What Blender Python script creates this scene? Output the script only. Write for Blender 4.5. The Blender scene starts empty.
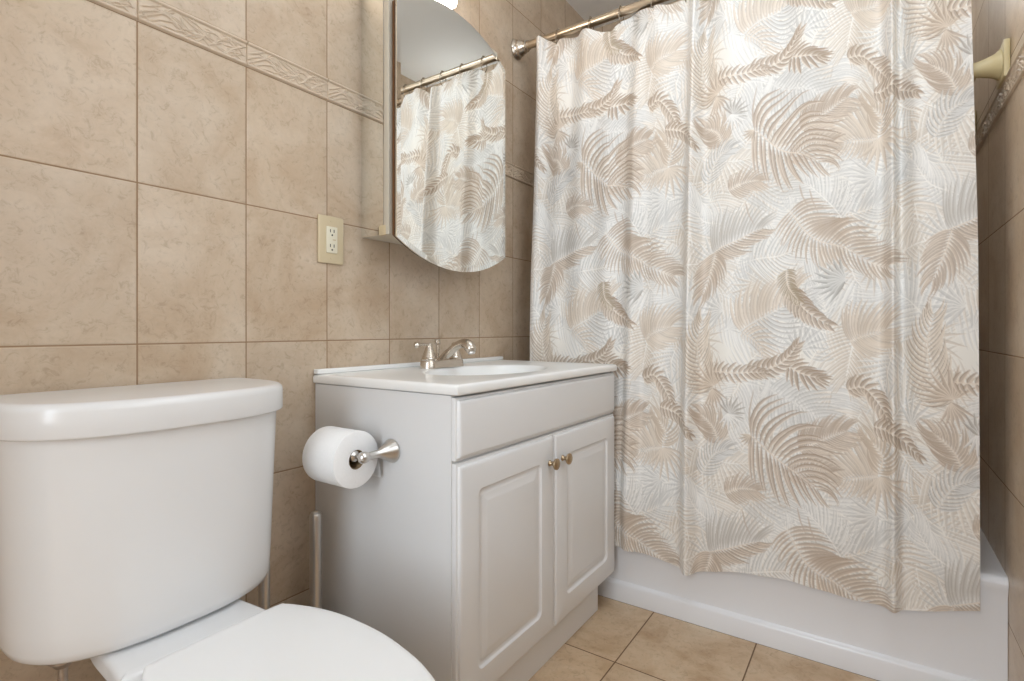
import bpy, bmesh, math, random
import numpy as np
from mathutils import Vector, Matrix

PI = math.pi
SC = bpy.context.scene
COL = SC.collection
random.seed(7)

# ------------------------------------------------------------------ camera
F_PX, YAW, CY = 530.4, 0.5971, 330.0
CAM = (0.0, -1.1474, 0.8821)
cd = bpy.data.cameras.new('camera')
cam = bpy.data.objects.new('camera', cd)
COL.objects.link(cam)
cam.location = CAM
cam.rotation_euler = (PI / 2, 0, YAW - PI / 2)
cd.sensor_fit = 'HORIZONTAL'
cd.sensor_width = 36.0
cd.lens = F_PX / 1024 * 36.0
cd.shift_y = (CY - 340.5) / 1024
cd.clip_start = 0.02
SC.camera = cam

# ------------------------------------------------------------------ setting out (metres)
TW, TX0 = 0.2105, 0.4298          # wall tile width, a joint position
TH, TZC = 0.305, 0.8553           # wall tile height, a joint height
BH = 0.0571                       # border strip height
BZ = TZC + 2 * TH                 # bottom of border strip
CEIL = 2.373
XB, XF = -0.62, 2.403             # wall behind the camera, far wall
YR = -1.403                       # right wall
TUBX = 1.6227
BZR = 1.402                       # bottom of border on the right wall


def lin(r, g, b):
    def c(v):
        v /= 255.0
        return v / 12.92 if v <= 0.04045 else ((v + 0.055) / 1.055) ** 2.4
    return (c(r), c(g), c(b), 1.0)


# ------------------------------------------------------------------ materials
def new_mat(name):
    m = bpy.data.materials.new(name)
    m.use_nodes = True
    nt = m.node_tree
    return m, nt, nt.nodes['Principled BSDF']


def plain(name, col, rough=0.4, metal=0.0, spec=0.5, coat=0.0, var=0.03, scale=14.0, bump=0.0):
    m, nt, b = new_mat(name)
    b.inputs['Roughness'].default_value = rough
    b.inputs['Metallic'].default_value = metal
    b.inputs['Specular IOR Level'].default_value = spec
    b.inputs['Coat Weight'].default_value = coat
    b.inputs['Coat Roughness'].default_value = 0.12
    tc = nt.nodes.new('ShaderNodeTexCoord')
    nz = nt.nodes.new('ShaderNodeTexNoise')
    nz.inputs['Scale'].default_value = scale
    nz.inputs['Detail'].default_value = 4
    nt.links.new(tc.outputs['Object'], nz.inputs['Vector'])
    mx = nt.nodes.new('ShaderNodeMix')
    mx.data_type = 'RGBA'
    c = col
    mx.inputs['A'].default_value = (c[0] * (1 - var), c[1] * (1 - var), c[2] * (1 - var), 1)
    mx.inputs['B'].default_value = (min(1, c[0] * (1 + var)), min(1, c[1] * (1 + var)), min(1, c[2] * (1 + var)), 1)
    nt.links.new(nz.outputs['Fac'], mx.inputs['Factor'])
    nt.links.new(mx.outputs['Result'], b.inputs['Base Color'])
    if bump:
        bp = nt.nodes.new('ShaderNodeBump')
        bp.inputs['Strength'].default_value = bump
        bp.inputs['Distance'].default_value = 0.002
        nt.links.new(nz.outputs['Fac'], bp.inputs['Height'])
        nt.links.new(bp.outputs['Normal'], b.inputs['Normal'])
    return m


def tile_mat(name, ax, o, size, split=None, dark=(1, 1, 1), rough=0.32, grout=(146, 118, 90),
             ca=(198, 179, 157), cb=(184, 161, 136), cc=(207, 191, 172), gw=0.0027, seed=0.0):
    """Glazed stone look tiles set out on world axes ax, with grout joints of their own relief."""
    m, nt, b = new_mat(name)
    N, L = nt.nodes.new, nt.links.new

    def math_(op, a, c=None, clamp=False):
        n = N('ShaderNodeMath')
        n.operation = op
        n.use_clamp = clamp
        for i, v in enumerate((a, c)):
            if v is None:
                continue
            if isinstance(v, (int, float)):
                n.inputs[i].default_value = v
            else:
                L(v, n.inputs[i])
        return n.outputs[0]
    geo = N('ShaderNodeNewGeometry')
    sp = N('ShaderNodeSeparateXYZ')
    L(geo.outputs['Position'], sp.inputs[0])
    p = [sp.outputs['XYZ'.index(a)] for a in ax]
    if split:
        zmid, hb = split
        st = math_('GREATER_THAN', p[1], zmid)
        p[1] = math_('SUBTRACT', p[1], math_('MULTIPLY', st, hb))
    cells, dist = [], []
    for i in range(2):
        q = math_('DIVIDE', math_('SUBTRACT', p[i], o[i]), size[i])
        fl = math_('FLOOR', q)
        fr = math_('SUBTRACT', q, fl)
        cells.append(fl)
        dist.append(math_('MULTIPLY', math_('MINIMUM', fr, math_('SUBTRACT', 1.0, fr)), size[i]))
    d = math_('MINIMUM', dist[0], dist[1])

    def sstep(lo, hi):
        n = N('ShaderNodeMapRange')
        n.interpolation_type = 'SMOOTHSTEP'
        L(d, n.inputs['Value'])
        n.inputs['From Min'].default_value = lo
        n.inputs['From Max'].default_value = hi
        return n.outputs['Result']
    tile = sstep(gw * 0.35, gw * 0.62)
    pillow = sstep(gw * 0.35, gw * 0.5 + 0.0022)
    cmb = N('ShaderNodeCombineXYZ')
    L(cells[0], cmb.inputs[0])
    L(cells[1], cmb.inputs[1])
    cmb.inputs[2].default_value = seed
    wn = N('ShaderNodeTexWhiteNoise')
    L(cmb.outputs[0], wn.inputs['Vector'])
    off = N('ShaderNodeVectorMath')
    off.operation = 'SCALE'
    L(wn.outputs['Color'], off.inputs[0])
    off.inputs['Scale'].default_value = 9.0
    vec = N('ShaderNodeVectorMath')
    vec.operation = 'ADD'
    L(geo.outputs['Position'], vec.inputs[0])
    L(off.outputs[0], vec.inputs[1])

    def noise(scale, detail, rough_, dist_=0.0):
        n = N('ShaderNodeTexNoise')
        n.inputs['Scale'].default_value = scale
        n.inputs['Detail'].default_value = detail
        n.inputs['Roughness'].default_value = rough_
        n.inputs['Distortion'].default_value = dist_
        L(vec.outputs[0], n.inputs['Vector'])
        return n.outputs['Fac']
    big = noise(7.0, 6, 0.62, 0.6)
    fine = noise(55.0, 9, 0.75, 1.0)
    vein = noise(20.0, 10, 0.74, 0.9)

    def ramp(fac, stops):
        r = N('ShaderNodeValToRGB')
        el = r.color_ramp.elements
        while len(el) < len(stops):
            el.new(0.5)
        for e, (pos, c) in zip(el, stops):
            e.position = pos
            e.color = c
        L(fac, r.inputs[0])
        return r.outputs['Color']

    def mix(fac, a, c, mode='MIX'):
        n = N('ShaderNodeMix')
        n.data_type = 'RGBA'
        n.blend_type = mode
        for k, v in (('Factor', fac), ('A', a), ('B', c)):
            if isinstance(v, (tuple, float, int)):
                n.inputs[k].default_value = v
            else:
                L(v, n.inputs[k])
        return n.outputs['Result']
    base = ramp(big, [(0.30, lin(*cb)), (0.50, lin(*ca)), (0.70, lin(*cc))])
    fc = ramp(fine, [(0.36, (0.72, 0.68, 0.62, 1)), (0.47, (1, 1, 1, 1)), (0.66, (1.08, 1.07, 1.06, 1))])
    base = mix(0.62, base, fc, 'MULTIPLY')
    vm = ramp(vein, [(0.56, (0, 0, 0, 1)), (0.68, (1, 1, 1, 1))])
    base = mix(math_('MULTIPLY', vm, 0.12), base, lin(150, 122, 92))
    tint = N('ShaderNodeMapRange')
    L(wn.outputs['Value'], tint.inputs['Value'])
    tint.inputs['To Min'].default_value = 0.95
    tint.inputs['To Max'].default_value = 1.04
    hs = N('ShaderNodeHueSaturation')
    L(tint.outputs['Result'], hs.inputs['Value'])
    L(base, hs.inputs['Color'])
    base = hs.outputs['Color']
    col = mix(tile, lin(*grout), base)
    L(col, b.inputs['Base Color'])
    rr = N('ShaderNodeMapRange')
    L(tile, rr.inputs['Value'])
    rr.inputs['To Min'].default_value = 0.85
    rr.inputs['To Max'].default_value = rough
    L(rr.outputs['Result'], b.inputs['Roughness'])
    h = math_('ADD', math_('MULTIPLY', pillow, 1.0), math_('MULTIPLY', fine, 0.10))
    bp = N('ShaderNodeBump')
    bp.inputs['Strength'].default_value = 0.30
    bp.inputs['Distance'].default_value = 0.0022
    L(h, bp.inputs['Height'])
    L(bp.outputs['Normal'], b.inputs['Normal'])
    b.inputs['Specular IOR Level'].default_value = 0.4
    return m


M = {}
M['tile_left'] = tile_mat('beige_wall_tile', 'XZ', (TX0, TZC), (TW, TH), (BZ + BH / 2, BH))
M['tile_right'] = tile_mat('beige_wall_tile_right', 'XZ', (1.671, 1.130), (TW, TH), (BZR + BH / 2, BH), seed=3.0)
M['tile_end'] = tile_mat('beige_wall_tile_end', 'YZ', (-0.05, TZC), (TW, TH), (BZ + BH / 2, BH), seed=5.0)
M['floor_tile'] = tile_mat('beige_floor_tile', 'XY', (1.3185, -0.5817), (0.304, 0.2954), None, rough=0.38,
                           grout=(112, 88, 64), ca=(198, 172, 142), cb=(176, 146, 112), cc=(208, 187, 160), gw=0.0036, seed=9.0)
M['border'] = plain('relief_border_glaze', lin(204, 186, 165), 0.34, var=0.07, scale=30)
M['ceiling'] = plain('ceiling_paint', (0.88, 0.885, 0.885, 1), 0.9, var=0.01)
M['paint'] = plain('wall_paint', (0.80, 0.80, 0.80, 1), 0.85, var=0.01)
M['ceramic'] = plain('white_ceramic', (0.77, 0.77, 0.775, 1), 0.20, coat=0.0, var=0.005)
M['seat_plastic'] = plain('white_seat_plastic', (0.85, 0.85, 0.85, 1), 0.30, var=0.005)
M['thermofoil'] = plain('white_cabinet_foil', (0.74, 0.74, 0.745, 1), 0.34, var=0.006)
M['marble'] = plain('white_cultured_marble', (0.86, 0.86, 0.85, 1), 0.22, coat=0.0, var=0.02, scale=5)
M['tub'] = plain('white_tub_enamel', (0.78, 0.78, 0.80, 1), 0.28, coat=0.1, var=0.005)
M['nickel'] = plain('brushed_nickel', (0.62, 0.56, 0.49, 1), 0.27, metal=1.0, var=0.04, scale=80)
M['satin'] = plain('satin_steel', (0.66, 0.64, 0.61, 1), 0.30, metal=1.0, var=0.03, scale=60)
M['rod'] = plain('brushed_champagne_rod', (0.62, 0.52, 0.40, 1), 0.30, metal=1.0, var=0.04, scale=90)
M['ring'] = plain('dark_nickel_ring', (0.34, 0.29, 0.23, 1), 0.35, metal=1.0, var=0.05)
M['knob'] = plain('antique_brass_knob', (0.44, 0.33, 0.21, 1), 0.36, metal=1.0, var=0.10, scale=120)
M['ivory'] = plain('ivory_plate', lin(206, 190, 158), 0.35, var=0.01)
M['almond'] = plain('almond_receptacle', lin(226, 220, 200), 0.3, var=0.01)
M['slot'] = plain('dark_slot', (0.02, 0.016, 0.012, 1), 0.6)
M['paper'] = plain('tissue_paper', (0.88, 0.88, 0.885, 1), 0.9, spec=0.1, var=0.02, scale=160, bump=0.25)
M['card'] = plain('cardboard_core', lin(150, 128, 98), 0.85, var=0.05)
M['brass_cream'] = plain('cream_brass_glaze', lin(200, 184, 142), 0.42, metal=0.0, var=0.03)
M['wood'] = plain('dark_wood_core', lin(122, 84, 52), 0.5, var=0.2, scale=25)
M['cab_white'] = plain('cabinet_enamel', lin(205, 198, 184), 0.35, var=0.01)
M['black'] = plain('black_gasket', (0.015, 0.012, 0.010, 1), 0.5)
M['hose'] = plain('braided_hose', (0.42, 0.36, 0.31, 1), 0.4, metal=0.9, var=0.2, scale=200)
M['rubber'] = plain('black_rubber', (0.04, 0.03, 0.03, 1), 0.6)
m, nt, b = new_mat('mirror_glass')
b.inputs['Metallic'].default_value = 1.0
b.inputs['Roughness'].default_value = 0.012
nz = nt.nodes.new('ShaderNodeTexNoise')
nz.inputs['Scale'].default_value = 3.0
cr = nt.nodes.new('ShaderNodeValToRGB')
cr.color_ramp.elements[0].color = (0.90, 0.92, 0.90, 1)
cr.color_ramp.elements[1].color = (0.93, 0.94, 0.92, 1)
nt.links.new(nz.outputs['Fac'], cr.inputs[0])
nt.links.new(cr.outputs['Color'], b.inputs['Base Color'])
M['mirror'] = m


def glow(name, col, strength):
    m, nt, b = new_mat(name)
    b.inputs['Base Color'].default_value = (0.9, 0.88, 0.84, 1)
    b.inputs['Emission Color'].default_value = col
    b.inputs['Emission Strength'].default_value = strength
    return m


# ------------------------------------------------------------------ objects
def obj(name, bm, mat, parent=None, smooth=35.0, **props):
    me = bpy.data.meshes.new(name)
    bmesh.ops.recalc_face_normals(bm, faces=bm.faces[:])
    bm.to_mesh(me)
    bm.free()
    return obj_me(name, me, mat, parent, smooth, **props)


def obj_me(name, me, mat, parent=None, smooth=35.0, **props):
    me.materials.append(mat)
    if smooth:
        me.polygons.foreach_set('use_smooth', [True] * len(me.polygons))
        if smooth < 180:
            me.set_sharp_from_angle(angle=math.radians(smooth))
    o = bpy.data.objects.new(name, me)
    COL.objects.link(o)
    if parent is not None:
        o.parent = parent
        o.matrix_parent_inverse = parent.matrix_world.inverted()
    for k, v in props.items():
        o[k] = v
    return o


def thing(name, label, cat, loc=(0, 0, 0), group=None):
    o = bpy.data.objects.new(name, None)
    COL.objects.link(o)
    o.location = loc
    o.matrix_world = Matrix.Translation(loc)
    o.empty_display_size = 0.05
    o['label'] = label
    o['category'] = cat
    if group:
        o['group'] = group
    return o


def copy_thing(o, delta):
    def rec(s, parent):
        c = s.copy()
        COL.objects.link(c)
        if parent is not None:
            c.parent = parent
            c.matrix_parent_inverse = s.matrix_parent_inverse.copy()
        for ch in s.children:
            rec(ch, c)
        return c
    r = rec(o, None)
    r.location = Vector(o.location) + Vector(delta)
    return r


def structure(name, bm, mat, smooth=0, parent=None):
    o = obj(name, bm, mat, parent, smooth)
    if parent is None:
        o['kind'] = 'structure'
    return o


# ------------------------------------------------------------------ mesh helpers
def box(bm, x0, x1, y0, y1, z0, z1, bev=0.0, seg=2):
    r = bmesh.ops.create_cube(bm, size=1.0)
    vs = r['verts']
    for v in vs:
        v.co = Vector(((x0 + x1) / 2 + v.co.x * (x1 - x0), (y0 + y1) / 2 + v.co.y * (y1 - y0), (z0 + z1) / 2 + v.co.z * (z1 - z0)))
    if bev:
        es = list({e for v in vs for e in v.link_edges})
        bmesh.ops.bevel(bm, geom=es, offset=bev, segments=seg, profile=0.5, affect='EDGES')


def loft(bm, loops, cap0=True, cap1=True, closed=True):
    rows = [[bm.verts.new(p) for p in lp] for lp in loops]
    n = len(rows[0])
    for a, c in zip(rows, rows[1:]):
        for i in range(n if closed else n - 1):
            j = (i + 1) % n
            bm.faces.new((a[i], a[j], c[j], c[i]))
    if cap0:
        bm.faces.new(rows[0])
    if cap1:
        bm.faces.new(rows[-1])


def frame_of(d):
    d = Vector(d).normalized()
    up = Vector((0, 0, 1)) if abs(d.z) < 0.9 else Vector((0, 1, 0))
    s = d.cross(up).normalized()
    return d, s, s.cross(d)


def lathe(bm, prof, origin, axis=(0, 0, 1), n=32):
    """prof: (radius, distance along axis) pairs."""
    d, s, u = frame_of(axis)
    o = Vector(origin)
    loops = []
    for r, h in prof:
        r = max(r, 1e-5)
        loops.append([o + d * h + (s * math.cos(a) + u * math.sin(a)) * r for a in (2 * PI * k / n for k in range(n))])
    loft(bm, loops)


def tube(bm, pts, radii, n=16, cap=True, flat=1.0):
    pts = [Vector(p) for p in pts]
    if isinstance(radii, (int, float)):
        radii = [radii] * len(pts)
    loops = []
    ref = None
    for i, p in enumerate(pts):
        t = (pts[min(i + 1, len(pts) - 1)] - pts[max(i - 1, 0)]).normalized()
        if ref is None:
            _, s, u = frame_of(t)
        else:
            s = (ref - t * ref.dot(t)).normalized()
            u = s.cross(t)
        ref = s
        loops.append([p + (s * math.cos(a) * flat + u * math.sin(a)) * radii[i] for a in (2 * PI * k / n for k in range(n))])
    loft(bm, loops, cap, cap)


def spline(pts, k=8, closed=False):
    P = [np.array(p, float) for p in pts]
    n = len(P)
    out = []
    for i in range(n if closed else n - 1):
        if closed:
            a, b_, c, d = P[i - 1], P[i], P[(i + 1) % n], P[(i + 2) % n]
        else:
            a, b_, c, d = P[max(i - 1, 0)], P[i], P[i + 1], P[min(i + 2, n - 1)]
        for j in range(k):
            t = j / k
            out.append(0.5 * ((2 * b_) + (c - a) * t + (2 * a - 5 * b_ + 4 * c - d) * t * t + (3 * b_ - a - 3 * c + d) * t ** 3))
    if not closed:
        out.append(P[-1])
    return out


# ------------------------------------------------------------------ room shell
def slab(x0, x1, y0, y1, z0, z1):
    bm = bmesh.new()
    box(bm, x0, x1, y0, y1, z0, z1)
    return bm


structure('floor', slab(XB - 1.3, XF, YR, 0, -0.06, 0), M['floor_tile'])
structure('ceiling', slab(XB - 1.3, XF + 0.1, YR - 0.1, 0.1, CEIL, CEIL + 0.06), M['ceiling'])
structure('wall_left', slab(XB - 1.3, XF + 0.1, 0, 0.1, 0, CEIL), M['tile_left'])
# the right wall is cut open for an added, unseen glowing pane
WX0, WX1, WZ0, WZ1 = 0.10, 1.20, 0.95, 2.0
bm = bmesh.new()
box(bm, XB - 1.3, WX0, YR - 0.1, YR, 0, CEIL)
box(bm, WX1, XF + 0.1, YR - 0.1, YR, 0, CEIL)
box(bm, WX0, WX1, YR - 0.1, YR, 0, WZ0)
box(bm, WX0, WX1, YR - 0.1, YR, WZ1, CEIL)
structure('wall_right', bm, M['tile_right'])
structure('wall_far', slab(XF, XF + 0.1, YR, 0, 0, CEIL), M['tile_end'])
# the wall behind the camera, with a doorway added to let fill light in
bm = bmesh.new()
DY0, DY1, DZ = -1.38, -0.50, 2.06
box(bm, XB - 0.1, XB, DY1, 0, 0, CEIL)
box(bm, XB - 0.1, XB, YR, DY0, 0, CEIL)
box(bm, XB - 0.1, XB, DY0, DY1, DZ, CEIL)
structure('wall_back', bm, M['paint'])
structure('wall_hall', slab(XB - 1.4, XB - 1.3, YR, 0, 0, CEIL), M['paint'])

# relief border strips ------------------------------------------------------


def relief_tile(nx=190, nz=60):
    """height field of one border tile: bead on top, leafy scroll in low relief below"""
    rs = np.random.RandomState(11)
    X, Z = np.meshgrid(np.linspace(0, TW, nx), np.linspace(0, BH, nz), indexing='ij')
    H = np.zeros_like(X)
    for i in range(54):
        cx = rs.uniform(0.006, TW - 0.02)
        cz = rs.uniform(0.008, BH - 0.014)
        ang = rs.choice([-1, 1]) * rs.uniform(0.15, 0.75)
        ln = rs.uniform(0.025, 0.055)
        bend = rs.uniform(-12, 12)
        dx, dz = X - cx, Z - cz
        a = dx * math.cos(ang) + dz * math.sin(ang)
        c = -dx * math.sin(ang) + dz * math.cos(ang)
        c = c - bend * a * a
        w = 0.0015 * np.clip(1 - (a / (ln * 0.55)) ** 2, 0.05, 1)
        H = np.maximum(H, np.exp(-(c / w) ** 2) * 0.0030 * (np.abs(a) < ln * 0.55))
    inb = (Z > 0.0075) & (Z < BH - 0.0095)
    H = H * inb
    H += 0.0046 * np.sqrt(np.clip(1 - ((Z - (BH - 0.0055)) / 0.0040) ** 2, 0, 1))
    H += 0.0030 * np.sqrt(np.clip(1 - ((Z - 0.0042) / 0.0030) ** 2, 0, 1))
    edge = np.minimum(np.minimum(X, TW - X), np.minimum(Z, BH - Z))
    H += 0.0030
    H *= np.clip(edge / 0.0022, 0, 1) ** 0.6
    return X, Z, H


def border(name, x0, n, z0, ywall, sgn):
    X, Z, H = relief_tile()
    nx, nz = X.shape
    V, Fc = [], []
    i, j = np.meshgrid(np.arange(nx - 1), np.arange(nz - 1), indexing='ij')
    q = np.stack([i * nz + j, (i + 1) * nz + j, (i + 1) * nz + j + 1, i * nz + j + 1], -1).reshape(-1, 4)
    for k in range(n):
        P = np.stack([X + x0 + k * TW, np.full_like(X, ywall) + sgn * (H + 0.0002), Z + z0], -1).reshape(-1, 3)
        V.append(P)
        Fc.append(q + k * nx * nz)
    V = np.concatenate(V)
    Fc = np.concatenate(Fc)
    if sgn > 0:
        Fc = Fc[:, ::-1]
    me = bpy.data.meshes.new(name)
    me.from_pydata(V.tolist(), [], Fc.tolist())
    o = obj_me(name, me, M['border'], None, 180)
    o['kind'] = 'structure'
    return o


border('trim_1', TX0 - 4 * TW, 13, BZ, 0.0, -1)
border('trim_2', 1.671 - 4 * TW, 7, BZR, YR, 1)

# ------------------------------------------------------------------ bathtub
bm = bmesh.new()
ZT = 0.318


def rrect(x0, x1, y0, y1, r, z, n=8):
    out = []
    for cx, cy, a0 in ((x1 - r, y1 - r, 0), (x0 + r, y1 - r, PI / 2), (x0 + r, y0 + r, PI), (x1 - r, y0 + r, 1.5 * PI)):
        for k in range(n + 1):
            a = a0 + PI / 2 * k / n
            out.append((cx + r * math.cos(a), cy + r * math.sin(a), z))
    return out


E_ = 0.002
y0t, y1t, x1t = YR + 0.0004, -E_, XF - E_
loops = [rrect(TUBX, x1t, y0t, y1t, 0.002, 0.0), rrect(TUBX, x1t, y0t, y1t, 0.002, 0.052),
         rrect(TUBX + 0.003, x1t, y0t, y1t, 0.002, 0.059), rrect(TUBX + 0.011, x1t, y0t, y1t, 0.002, 0.064),
         rrect(TUBX + 0.012, x1t, y0t, y1t, 0.002, 0.072), rrect(TUBX + 0.010, x1t, y0t, y1t, 0.002, ZT - 0.050),
         rrect(TUBX + 0.004, x1t, y0t, y1t, 0.002, ZT - 0.030)]
for k in range(7):
    a = PI / 2 * k / 6
    loops.append(rrect(TUBX + 0.016 - 0.016 * math.cos(a), x1t, y0t, y1t, 0.002, ZT - 0.016 + 0.016 * math.sin(a)))
loops += [rrect(TUBX + 0.075, x1t - 0.06, y0t + 0.07, y1t - 0.09, 0.10, ZT), rrect(TUBX + 0.085, x1t - 0.07, y0t + 0.08, y1t - 0.10, 0.10, ZT - 0.01),
          rrect(TUBX + 0.11, x1t - 0.09, y0t + 0.13, y1t - 0.16, 0.12, 0.12), rrect(TUBX + 0.15, x1t - 0.13, y0t + 0.17, y1t - 0.22, 0.12, 0.07)]
loft(bm, loops)
tub = thing('bathtub', 'white enamel bathtub with flat apron behind the palm leaf curtain', 'bathtub', (TUBX, -0.7, 0))
obj('tub_shell', bm, M['tub'], tub, 40)
bm = bmesh.new()
lathe(bm, [(0.0, 0), (0.03, 0), (0.03, 0.003), (0.012, 0.005), (0, 0.005)], (2.0, -0.28, 0.0702), n=24)
obj('drain', bm, M['nickel'], tub)

# ------------------------------------------------------------------ shower rod and rings
RODX, RODZ = 1.715, 1.972
rod = thing('curtain_rod', 'champagne metal shower curtain rod running wall to wall above the tub', 'curtain rod', (RODX, 0, RODZ))
bm = bmesh.new()
lathe(bm, [(0, 0), (0.0145, 0), (0.0145, -YR - 0.04), (0, -YR - 0.04)], (RODX, -0.02, RODZ), (0, -1, 0), 24)
obj('rod', bm, M['rod'], rod)
for ysg, yo in ((-1, 0.0), (1, YR)):
    bm = bmesh.new()
    lathe(bm, [(0, 0.0005), (0.036, 0.0005), (0.038, 0.006), (0.034, 0.011), (0.0305, 0.016), (0.0305, 0.024), (0.0275, 0.028), (0.024, 0.040),
               (0.022, 0.044), (0.0215, 0.050), (0.0175, 0.053), (0.0175, 0.060), (0, 0.060)], (RODX, yo, RODZ), (0, ysg, 0), 32)
    obj('flange', bm, M['nickel'], rod)

RING_Y = [-0.114, -0.189, -0.321, -0.434, -0.546, -0.655, -0.765, -0.875, -0.985, -1.095, -1.21, -1.315]
ring = None
ordinal = ['nearest the left wall', 'second from the left wall', 'third from the left wall', 'fourth from the left wall', 'fifth from the left wall']
for i, y in enumerate(RING_Y):
    lab = 'thin dark metal curtain ring on the shower rod, ' + (ordinal[i] if i < 5 else 'number %d from the left wall' % (i + 1))
    if i >= 5:
        lab = 'thin dark metal curtain ring on the shower rod, %s from the right wall' % ['seventh', 'sixth', 'fifth', 'fourth', 'third', 'second', 'first'][i - 5]
    if ring is None:
        ring = thing('curtain_ring', lab, 'curtain ring', (RODX, y, RODZ), 'rings on the shower curtain rod')
        bm = bmesh.new()
        pts = []
        for k in range(40):
            a = 2 * PI * k / 40 + PI / 2
            pts.append((RODX + 0.0195 * math.cos(a), y, RODZ - 0.0125 + 0.0315 * math.sin(a)))
        n = 8
        loops = []
        for k, p in enumerate(pts):
            a = 2 * PI * k / 40 + PI / 2
            dv = Vector((math.cos(a), 0, math.sin(a)))
            loops.append([Vector(p) + dv * 0.0017 * math.cos(t) + Vector((0, 1, 0)) * 0.0017 * math.sin(t) for t in (2 * PI * q / n for q in range(n))])
        rows = [[bm.verts.new(v) for v in lp] for lp in loops]
        for k in range(40):
            a_, c_ = rows[k], rows[(k + 1) % 40]
            for q in range(n):
                bm.faces.new((a_[q], a_[(q + 1) % n], c_[(q + 1) % n], c_[q]))
        obj('hoop', bm, M['ring'], ring, 180)
        for sx in (-1, 0, 1):
            bm = bmesh.new()
            bmesh.ops.create_uvsphere(bm, u_segments=12, v_segments=8, radius=0.0034)
            bmesh.ops.translate(bm, verts=bm.verts, vec=(RODX + sx * 0.0068, y, RODZ + 0.0185 - abs(sx) * 0.0013))
            obj('roller_bead', bm, M['ring'], ring, 180)
    else:
        c = copy_thing(ring, (0, y - RING_Y[0], 0))
        c['label'] = lab

# ------------------------------------------------------------------ palm leaf print
PS = 1.164                        # cloth width per metre of drawn curtain
RW, RH = 0.640, 0.884             # the print's repeat
PX = 1000.0                       # print pixels per metre
CW, CH = int(RW * PX), int(RH * PX)
canvas = np.zeros((CH, CW, 3))
canvas[:] = np.array(lin(232, 228, 221)[:3])
rs = np.random.RandomState(5)
ca_, sa_ = math.cos(YAW), math.sin(YAW)


def cloth(px, py, X=1.668):
    """where a point of the print lies on the cloth (s across, z up, metres)"""
    u = (px - 512.0) / F_PX
    t = X / (ca_ + u * sa_)
    y = t * (sa_ - u * ca_) + CAM[1]
    z = CAM[2] - (py - CY) / F_PX * t
    return np.array((-y * PS, z))


def stroke(pts, w0, col, alpha=1.0, edge=None, hi=None, prof=1.0):
    """one tapered leaflet along pts (metres)"""
    pts = np.array(pts) * PX
    w = w0 * PX
    lo = np.floor(pts.min(0) - w - 2).astype(int)
    hi_ = np.ceil(pts.max(0) + w + 2).astype(int)
    xs = np.arange(lo[0], hi_[0] + 1)
    ys = np.arange(lo[1], hi_[1] + 1)
    if len(xs) > 500 or len(ys) > 500:
        return
    GX, GY = np.meshgrid(xs, ys)
    best = np.full(GX.shape, 1e9)
    bt = np.zeros(GX.shape)
    bs = np.zeros(GX.shape)
    n = len(pts) - 1
    for k in range(n):
        a, c = pts[k], pts[k + 1]
        d = c - a
        L2 = d.dot(d) + 1e-9
        t = np.clip(((GX - a[0]) * d[0] + (GY - a[1]) * d[1]) / L2, 0, 1)
        ex, ey = GX - a[0] - t * d[0], GY - a[1] - t * d[1]
        dd = np.hypot(ex, ey)
        s = np.sign(d[0] * ey - d[1] * ex)
        mk = dd < best
        best = np.where(mk, dd, best)
        bt = np.where(mk, (k + t) / n, bt)
        bs = np.where(mk, s, bs)
    wd = w * np.clip((np.minimum(bt / 0.25, 1) ** 0.6) * (1 - bt ** 2.2) ** 0.8, 0.04, 1) * prof
    cov = np.clip(wd - best + 0.6, 0, 1) * alpha
    rel = best * bs / np.maximum(wd, 0.5)
    c = np.empty(GX.shape + (3,))
    c[:] = col
    if edge is not None:
        m_ = np.clip((rel - 0.25) / 0.5, 0, 1)[..., None]
        c = c * (1 - m_) + np.array(edge) * m_
    if hi is not None:
        m_ = np.clip((-rel - 0.35) / 0.4, 0, 1)[..., None]
        c = c * (1 - m_) + np.array(hi) * m_
    yy = np.mod(GY, CH)
    xx = np.mod(GX, CW)
    cov = cov[..., None]
    canvas[yy, xx] = canvas[yy, xx] * (1 - cov) + c * cov


LS = 1.32


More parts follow.
